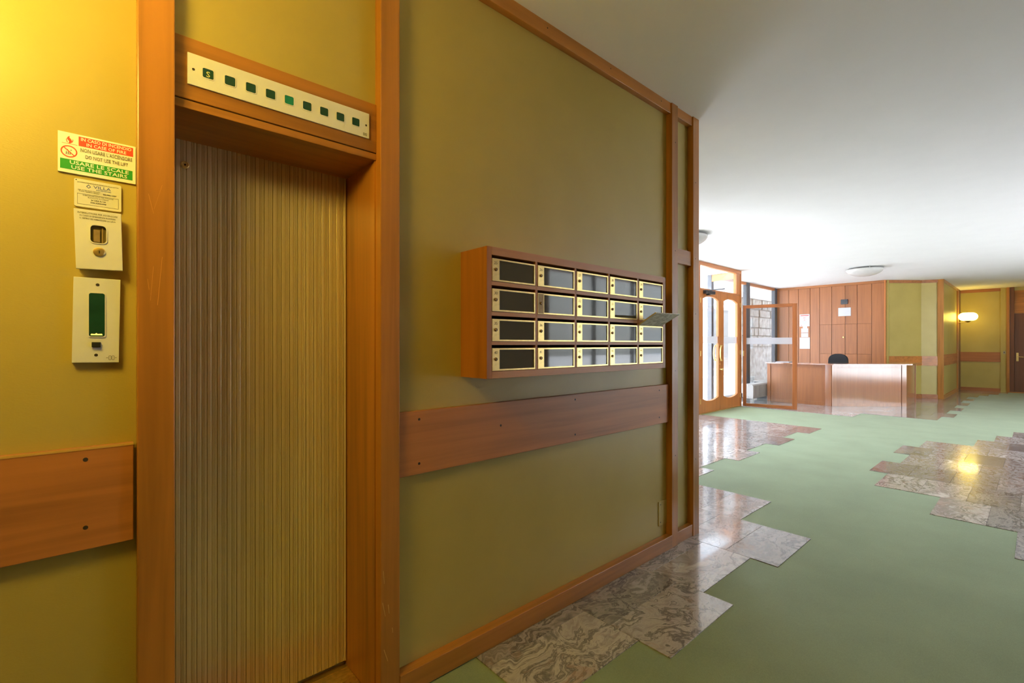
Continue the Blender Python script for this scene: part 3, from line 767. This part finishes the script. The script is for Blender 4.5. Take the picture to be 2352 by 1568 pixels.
# free standing glazed leaf beside the doors
PA, PB = Vector((10.80, 4.395)), Vector((11.015, 3.385))
SZ = wood('screen_wood', 2, (.36, .115, .035)); SX = wood('screen_rail_wood', 1, (.36, .115, .035))
ps = empty('glass_screen', ((PA.x+PB.x)/2, (PA.y+PB.y)/2, 0), 'cherry framed glass screen standing open beside the entrance doors', 'screen')
dv = (PB-PA).normalized(); LN = (PB-PA).length
def q(t): return PA+dv*t
MB().slab(q(0), q(.065), .055, .012, 2.245, -.027).build('stile', SZ, ps, bevel=.003)
MB().slab(q(LN-.085), q(LN), .055, .012, 2.245, -.027).build('stile', SZ, ps, bevel=.003)
MB().slab(q(.065), q(LN-.085), .055, 2.175, 2.245, -.027).build('rail', SX, ps, bevel=.003)
MB().slab(q(.065), q(LN-.085), .055, .012, .075, -.027).build('rail', SX, ps, bevel=.003)
pn = MB().slab(q(.062), q(LN-.082), .006, .072, 2.178, -.003).build('pane', thin_glass('screen_glass', (.93, .93, .95), .10), ps)
MB().slab(q(.066), q(LN-.086), .0008, 1.385, 1.525, -.0045).build('safety_band', FROST, pn)
MB().tube([(q(.02).x-.03, q(.02).y, 1.12), (q(.02).x-.03, q(.02).y, 1.24)], .009, 8).build('hinge', BRASS, ps)

# radiator; dark box painted as the shaded recess under the sill shelf
rd = empty('radiator', (11.95, 4.62, 0), 'low cream column radiator on legs behind the glass screen', 'radiator')
for i in range(17):
    x = 11.56+i*.058
    m = MB()
    m.prism([(4.48, .10), (4.70, .10), (4.72, .13), (4.72, .40), (4.69, .435), (4.50, .435), (4.47, .40), (4.47, .13)], 0, x, x+.033)
    m.build('radiator_section', RADW, rd, bevel=.006)
m = MB().tube([(11.55, 4.59, .14), (12.54, 4.59, .14)], .018, 8); m.tube([(11.55, 4.59, .40), (12.54, 4.59, .40)], .018, 8); m.build('header_pipe', RADW, rd)
for x in (11.62, 12.50): MB().tube([(x, 4.5, 0.001), (x, 4.5, .14)], .016, 8).build('leg', RADW, rd)
cb = empty('sill_recess_shade', (13.5, 4.62, 0), 'dark box standing in for the shaded recess under the window sill behind the glass screen', 'shaded recess')
MB().box(12.62, 14.30, 4.47, 4.86, .05, .43).build('shade_box', STEELD, cb, bevel=.004); MB().box(12.60, 14.32, 4.45, 4.88, .43, .455).build('sill_shelf', RADW, cb, bevel=.003); MB().box(12.68, 14.24, 4.52, 4.82, 0, .05).build('shade_box_base', BLACKP, cb)

# ------------------------------------------------------------------ reception: planks, notices, desk, chair
XP = 15.05
pk = [5.16, 4.83, 4.585, 4.29, 4.055, 3.77, 3.465, 3.20, 2.89, 2.625]
wr = bpy.data.objects['wall_reception']
for i, (a, b) in enumerate(zip(pk, pk[1:])):
    splits = [(.07, 2.955)] if i < 4 or i == 8 else [(1.925, 2.955), (1.125, 1.921), (.07, 1.121)]
    for z0, z1 in splits:
        MB().box(XP-.022+random.uniform(-.002, .001), XP, b+.004, a-.004, z0, z1).build('plank', PZ, wr, bevel=.003)
MB().box(XP-.008, XP, 2.62, 5.16, .07, 2.955).build('dark_backing', SLOT, wr)
MB().box(XP-.03, XP, 2.60, 5.17, 2.957, H).build('top_moulding', RY, wr); MB().box(XP-.028, XP, 2.60, 5.16, 0, .07).build('skirting', RY, wr)
MB().box(XP-.05, XP, 2.600, 2.628, 0, H).build('edge_batten', OZ, wr)
kb = MB().lathe([(.02, 0), (.02, .01), (.012, .02), (.022, .05), (.018, .065)], (0, 0, 0), 'Y', 12).build('knob', BRASS, wr)
kb.location = (XP-.025, 3.50, 1.55); kb.location -= WORLD['wall_reception']; kb.rotation_euler = (0, 0, -PI/2)
XN = XP-.0245
def notice(name, y0, y1, z0, z1, label, cat='notice', mat=None, group=None):
    t = tag(MB().box(XN-.004, XN, y0, y1, z0, z1).build(name, mat or PAPER), label, cat, group); return t
def bars(par, y0, y1, zs, h, mat, nm='printed_line'):
    for z, (f0, f1) in zs: MB().box(XN-.0046, XN-.004, y1-(y1-y0)*f1, y1-(y1-y0)*f0, z, z+h).build(nm, mat, par)
n1 = notice('safety_poster', 4.300, 4.550, 1.889, 2.231, 'white safety poster with a red heading, topmost of the papers by the screen', 'poster')
bars(n1, 4.30, 4.55, [(2.185, (.08, .92))], .022, RED)
bars(n1, 4.30, 4.55, [(2.12, (.35, .6)), (2.06, (.40, .58)), (1.91, (.10, .25))], .018, plain('faint_red_print', (.62, .22, .2), .7))
bars(n1, 4.30, 4.55, [(2.09, (.65, .8)), (2.02, (.25, .75)), (1.985, (.3, .7)), (1.95, (.4, .6))], .012, plain('faint_grey_print', (.42, .42, .40), .7))
n2 = notice('paper_notice', 4.36, 4.47, 1.835, 1.887, 'tiny white slip tucked under the red headed poster')
n3 = notice('paper_notice', 4.335, 4.512, 1.715, 1.833, 'small white notice second from the top of the papers by the screen')
bars(n3, 4.335, 4.512, [(1.80, (.15, .85)), (1.775, (.2, .8)), (1.745, (.15, .7))], .008, plain('pale_print', (.5, .5, .5), .7))
n4 = notice('paper_notice', 4.335, 4.512, 1.585, 1.700, 'small grey lined notice just above the largest paper')
bars(n4, 4.335, 4.512, [(1.685, (.05, .95)), (1.655, (.1, .9)), (1.63, (.1, .9)), (1.60, (.1, .8))], .008, bpy.data.materials['pale_print'])
n5 = notice('paper_notice', 4.294, 4.548, 1.255, 1.575, 'largest white sheet, lowest of the papers by the screen')
bars(n5, 4.294, 4.548, [(1.53, (.2, .75)), (1.49, (.2, .8)), (1.45, (.2, .8)), (1.41, (.2, .7))], .007, bpy.data.materials['pale_print'])
wp = empty('wall_plaque', (XN, 3.476, 2.139), 'white rectangular plaque on the planks above the office chair', 'plaque')
MB().box(XN-.012, XN, 3.334, 3.618, 2.139, 2.364).build('board', PAPER, wp, bevel=.004)
bars(wp, 3.334, 3.618, [(2.31, (.1, .42)), (2.195, (.2, .32))], .010, bpy.data.materials['pale_print'])
dk = empty('wall_speaker', (XN, 3.477, 2.456), 'dark grey square box on the planks over the white plaque', 'box')
MB().box(XN-.05, XN, 3.402, 3.553, 2.456, 2.582).build('housing', STEELD, dk, bevel=.006)
for i in range(5): MB().box(XN-.0525, XN-.05, 3.415, 3.54, 2.475+i*.02, 2.483+i*.02).build('grille_bar', BLACKP, dk)

# desk: wing along Y, front at 45 degrees, end along X
DA, DB = Vector((12.26, 3.07)), Vector((13.45, 1.96))
desk = empty('reception_desk', (13.0, 2.9, 0), 'long angled cherry reception desk with a bright diagonal front panel', 'desk')
dd = (DB-DA).normalized(); DL = (DB-DA).length
def dq(t): return DA+dd*t
# diagonal front: stiles and rails round a recessed panel
MB().slab(dq(0), dq(.105), .05, 0, .92).build('front_stile', DZ, desk, bevel=.002)
MB().slab(dq(DL-.10), dq(DL), .05, 0, .92).build('front_stile', DZ, desk, bevel=.002)
MB().slab(dq(.105), dq(DL-.112), .045, 0, .065, .004).build('front_rail', DZ, desk, bevel=.002)
MB().slab(dq(.105), dq(DL-.112), .045, .855, .92, .004).build('front_rail', DZ, desk, bevel=.002)
MB().slab(dq(.105), dq(DL-.112), .03, .065, .855, .010).build('front_panel', DZ, desk)
# left wing
MB().box(12.262, 12.33, 3.085, 3.20, 0, .92).build('wing_stile', DZ, desk, bevel=.002)
MB().box(12.29, 12.335, 3.20, 4.35, .08, .86).build('wing_panel', PZ, desk)
MB().box(12.28, 12.335, 3.20, 4.35, 0, .08).build('wing_plinth', PZ, desk); MB().box(12.275, 12.335, 3.20, 4.35, .86, .92).build('wing_rail', PZ, desk)
MB().box(12.265, 12.335, 4.35, 4.42, 0, .92).build('wing_stile', PZ, desk)
# right end
MB().box(13.455, 14.60, 1.965, 2.01, 0, .92).build('end_panel', DZ, desk, bevel=.002)
MB().box(14.56, 14.62, 1.955, 2.40, 0, .92).build('end_return', DZ, desk, bevel=.002)
m = MB()
o1 = [(12.20, 4.44), (12.20, 3.03), (13.47, 1.86), (14.92, 1.86), (14.92, 2.02), (14.86, 2.44), (13.70, 2.44), (12.85, 3.26), (12.85, 4.44)]
# worktop in three convex pieces
m.prism([(12.20, 4.44), (12.20, 3.03), (12.85, 3.26), (12.85, 4.44)], 2, .92, .946)
m.prism([(12.20, 3.03), (13.47, 1.86), (13.70, 2.44), (12.85, 3.26)], 2, .92, .946)
m.prism([(13.47, 1.86), (14.66, 1.86), (14.90, 2.03), (14.90, 2.44), (13.70, 2.44)], 2, .92, .946)
m.build('worktop', DZ, desk)
tray = tag(MB().box(12.4, 12.62, 3.98, 4.28, .946, .962).build('paper_stack', PAPER), 'low stack of white papers on the desk end behind the screen', 'papers')

ch = empty('office_chair', (13.6, 3.28, 0), 'black office chair behind the reception desk, only its rounded back showing', 'chair')
m = MB(); oc = []
nn = 18
pts = [(3.28-.215, .80), (3.28-.215, .93)]+[(3.28-.205*math.cos(PI*k/nn), .945+.205*math.sin(PI*k/nn)**.62) for k in range(nn+1)]+[(3.28+.21, .93), (3.28+.21, .80)]
m.prism(pts, 0, 13.58, 13.645); m.build('backrest', CHAIRB, ch, bevel=.015)
MB().box(13.62, 14.08, 3.05, 3.51, .44, .52).build('seat', CHAIRB, ch, bevel=.03)
MB().tube([(13.66, 3.28, .46), (13.60, 3.28, .55), (13.66, 3.28, .86)], .022, 8).build('back_post', BLACKP, ch)
MB().tube([(13.85, 3.28, .08), (13.85, 3.28, .44)], .028, 10).build('gas_column', CHROME, ch)
for k in range(5):
    a = 2*PI*k/5+.3; e = Vector((13.85+.29*math.cos(a), 3.28+.29*math.sin(a), .075))
    lg = MB().tube([(13.85, 3.28, .10), e], [.03, .018], 8).build('base_leg', BLACKP, ch)
    MB().tube([(e.x-.022*math.sin(a), e.y+.022*math.cos(a), .030), (e.x+.022*math.sin(a), e.y-.022*math.cos(a), .030)], .030, 12).build('castor', BLACKP, lg)

# ------------------------------------------------------------------ trims of the angled wall and corridor
GA, GB, GC = (15.05, 2.617), (15.80, 2.013), (15.93, 1.70)
def wtrim(n, segs, z0, z1, th, mat, label, cat='trim'):
    m = MB()
    for a, b in segs: m.slab(a, b, th, z0, z1)
    return struct(m.build(n, mat), label, cat)
wtrim('trim_7', [(GC, GB), (GB, GA)], 2.945, H, .025, RY, 'cherry strip along the top of the bent olive wall')
wtrim('trim_8', [(GC, GB), (GB, GA)], .84, 1.08, .022, wood('rail_wood_orange', 1, (.46, .17, .035)), 'cherry rail board on the bent olive wall behind the desk')
wtrim('baseboard_angled', [(GC, GB), (GB, GA)], 0, .11, .025, RY, 'cherry baseboard of the bent olive wall', 'baseboard')
struct(MB().box(15.90, 15.99, 1.60, 1.715, 0, H).build('trim_9', WZ, bevel=.003), 'orange cherry post at the mouth of the far corridor', 'trim')
m = MB().box(15.99, 18.9, 1.597, 1.62, 2.95, H); struct(m.build('trim_10', WX), 'cherry strip along the top of the corridor side wall', 'trim')
struct(MB().box(15.99, 18.9, 1.598, 1.62, .84, 1.12).build('trim_11', RX), 'dark cherry rail board on the corridor side wall', 'trim')
struct(MB().box(15.99, 18.9, 1.595, 1.62, 0, .10).build('baseboard_corridor', WX), 'baseboard of the corridor side wall', 'baseboard')
struct(MB().box(18.90, 19.08, 1.59, 1.62, 0, H).build('trim_12', WZ, bevel=.003), 'dark post behind the arm of the corridor globe lamp', 'trim')
m = MB().box(19.66, 19.70, 1.655, 1.80, 0, H); m.box(19.08, 19.70, 1.60, 1.62, 0, H); struct(m.build('trim_13', BZ), 'dark wooden inner corner strip of the corridor', 'trim')
struct(MB().box(19.675, 19.70, .60, 1.66, 2.93, H).build('trim_14', RY), 'cherry strip along the top of the corridor end wall', 'trim')
struct(MB().box(19.678, 19.70, .63, 1.66, .865, 1.15).build('trim_15', RY), 'dark cherry rail board on the corridor end wall', 'trim')
struct(MB().box(19.675, 19.70, .60, 1.66, 0, .095).build('baseboard_end', RY), 'baseboard of the corridor end wall', 'baseboard')
m = MB().box(19.66, 19.72, .635, .755, 0, H); struct(m.build('wall_pilaster', WP), 'narrow olive pilaster at the end of the corridor wall', 'wall')
d3 = empty('door_3', (19.7, .05, 0), 'brown wooden door at the end of the corridor under an orange panel', 'door', kind='structure')
MB().box(19.62, 19.70, .575, .635, 0, H).build('frame_post', WZ, d3); MB().box(19.64, 19.70, .485, .575, 0, H).build('frame_post', BZ, d3)
lf = MB().box(19.69, 19.74, -.50, .485, .02, 2.265).build('leaf', BZ, d3, bevel=.004)
MB().box(19.69, 19.74, -.50, .485, 2.266, 2.92).build('overpanel', wood('orange_panel', 1, (.46, .17, .03)), d3)
m = MB().box(19.684, 19.69, .40, .445, .90, 1.14); hd = m.build('handle_plate', BRASS, lf, bevel=.002)
MB().tube([(19.684, .42, 1.03), (19.63, .42, 1.03), (19.63, .30, 1.02)], .010, 8).build('handle', BRASS, lf)
MB().box(19.62, 19.74, -.52, .60, -.02, .02).build('sill', WY, d3)
m = MB().box(19.650, 19.66, .655, .705, 1.10, 1.19); sp = tag(m.build('switch_plate', plain('old_brass_plate', (.40, .34, .22), .4, metal=.5)), 'small brass switch plate on the pilaster of the corridor end', 'switch')
MB().box(19.645, 19.65, .672, .688, 1.13, 1.16).build('toggle', BLACKP, sp)

# ------------------------------------------------------------------ ceiling dishes
def dish(c, r, label):
    t = empty('ceiling_lamp', (c[0], c[1], H), label, 'lamp', 'shallow glass ceiling lamps')
    pr = [(r*math.cos(a), -.15*math.sin(a)) for a in [PI/2*k/9 for k in range(9)]]+[(.03, -.15)]
    pr = [(r*.96, -.004)]+pr
    MB().lathe(pr, (c[0], c[1], H-.03), 'Z', 36).build('glass_dish', DISH, t, smooth=True)
    MB().lathe([(.10, 0), (.10, -.05), (.05, -.06)], (c[0], c[1], H), 'Z', 20).build('ceiling_rose', CHROME, t)
    for k in range(3):
        a = 2*PI*k/3+3.6; x, y = c[0]+r*math.cos(a), c[1]+r*math.sin(a)
        MB().tube([(x, y, H-.045), (x, y, H-.001)], .012, 8).build('clip', CHROME, t)
    return t
dish((12.35, 2.50), .33, 'shallow frosted glass ceiling lamp above the reception desk')
dish((6.62, 3.55), .33, 'shallow glass ceiling lamp half hidden behind the lift wall corner')

# ------------------------------------------------------------------ garden windows and the lobby door opposite the lift
w3 = empty('window_3', (11, -3.6, 0), 'tall garden windows opposite the lift wall', 'window', kind='structure')
for i in range(6):
    x = 6.8+i*1.5
    MB().box(x-.02, x+.02, -3.62, -3.52, .30, 2.9).build('mullion', STEELD, w3)
    if i < 5: MB().box(x+.04, x+1.46, -3.58, -3.574, .30, 2.9).build('pane', GLASS, w3)
d4 = empty('door_4', (4.3, -3.5, 0), 'panelled cherry door on the wall opposite the mailboxes', 'door', kind='structure')
MB().box(3.75, 4.75, -3.5, -3.45, .01, 2.1).build('leaf', BZ, d4, bevel=.004)
for a, b in ((3.66, 3.75), (4.75, 4.84)): MB().box(a, b, -3.5, -3.43, 0, 2.19).build('frame_post', WZ, d4)
MB().box(3.66, 4.84, -3.5, -3.43, 2.19, 2.28).build('lintel', WX, d4)
m = MB().tube([(3.84, -3.45, 1.05), (3.84, -3.39, 1.05), (3.96, -3.39, 1.05)], .011, 8); m.build('handle', BRASS, d4)
struct(MB().box(-3.2, 3.66, -3.5, -3.478, .85, 1.11).build('trim_16', RX), 'cherry rail board on the wall opposite the lift', 'trim')

# ------------------------------------------------------------------ outdoors
m = MB().box(-20, 60, 4.6, 60, -.12, -.05); m.box(-20, 60, -36, -3.7, -.12, -.05)
struct(m.build('exterior_ground', PAVE), 'pale grey paving outside the entrance', 'paving')
ew = tag(MB().box(20.4, 24.2, 9.7, 10.1, -.05, 2.95).build('courtyard_wall', CONC), 'pale concrete courtyard wall seen through the right entrance leaf', 'wall', kind='structure')
MB().box(20.3, 24.3, 9.62, 10.15, 2.95, 3.05).build('coping', PAVE, ew)
sw_ = MB()
stones = []
tag(MB().box(17.6, 30, 7.2, 7.7, -.05, 3.25).build('stone_wall', STONE), 'pale rubble stone wall outside the reception window', 'wall', kind='structure')
st = bpy.data.objects['stone_wall']
z = -.05; rr = random.Random(3)
while z < 3.2:
    hh = rr.uniform(.28, .42); x = 17.6-rr.uniform(0, .3)
    while x < 23:
        ww = rr.uniform(.35, .75)
        if z > .9: MB().box(max(x, 17.6)+.015, x+ww-.015, 7.2-rr.uniform(.03, .09), 7.21, z+.012, min(z+hh-.012, 3.25)).build('stone', STONE, st, bevel=.03)
        x += ww
    z += hh
struct(MB().box(10.86, 30, 5.24, 9.2, 3.10, 3.40).build('exterior_canopy', WHITEM), 'white canopy slab over the courtyard outside the reception window', 'canopy')
MB().tube([(14.2, 8.9, -.05), (14.2, 8.9, 3.1)], .12, 16).build('canopy_column', CONC, bpy.data.objects['exterior_canopy'])
gw = tag(MB().box(-10, 150, -36.4, -36, -.05, 14).build('garden_building', HEDGE), 'pale building across the garden, out of the picture', 'building', kind='structure')

# ------------------------------------------------------------------ fit lettering to its measured widths
bpy.context.view_layer.update()
for o, w in FIT:
    if o.dimensions.x > 1e-6: o.scale.x = w/o.dimensions.x
bpy.context.view_layer.update()

for o in [o for o in C.objects if o.type == 'FONT']:      # lettering becomes plain meshes
    dg = bpy.context.evaluated_depsgraph_get()
    me = bpy.data.meshes.new_from_object(o.evaluated_get(dg)); nm = o.name; par = o.parent; loc, rot, sca = o.location.copy(), o.rotation_euler.copy(), o.scale.copy()
    bpy.data.objects.remove(o)
    n = bpy.data.objects.new(nm, me); C.objects.link(n); n.parent = par; n.location = loc; n.rotation_euler = rot; n.scale = sca
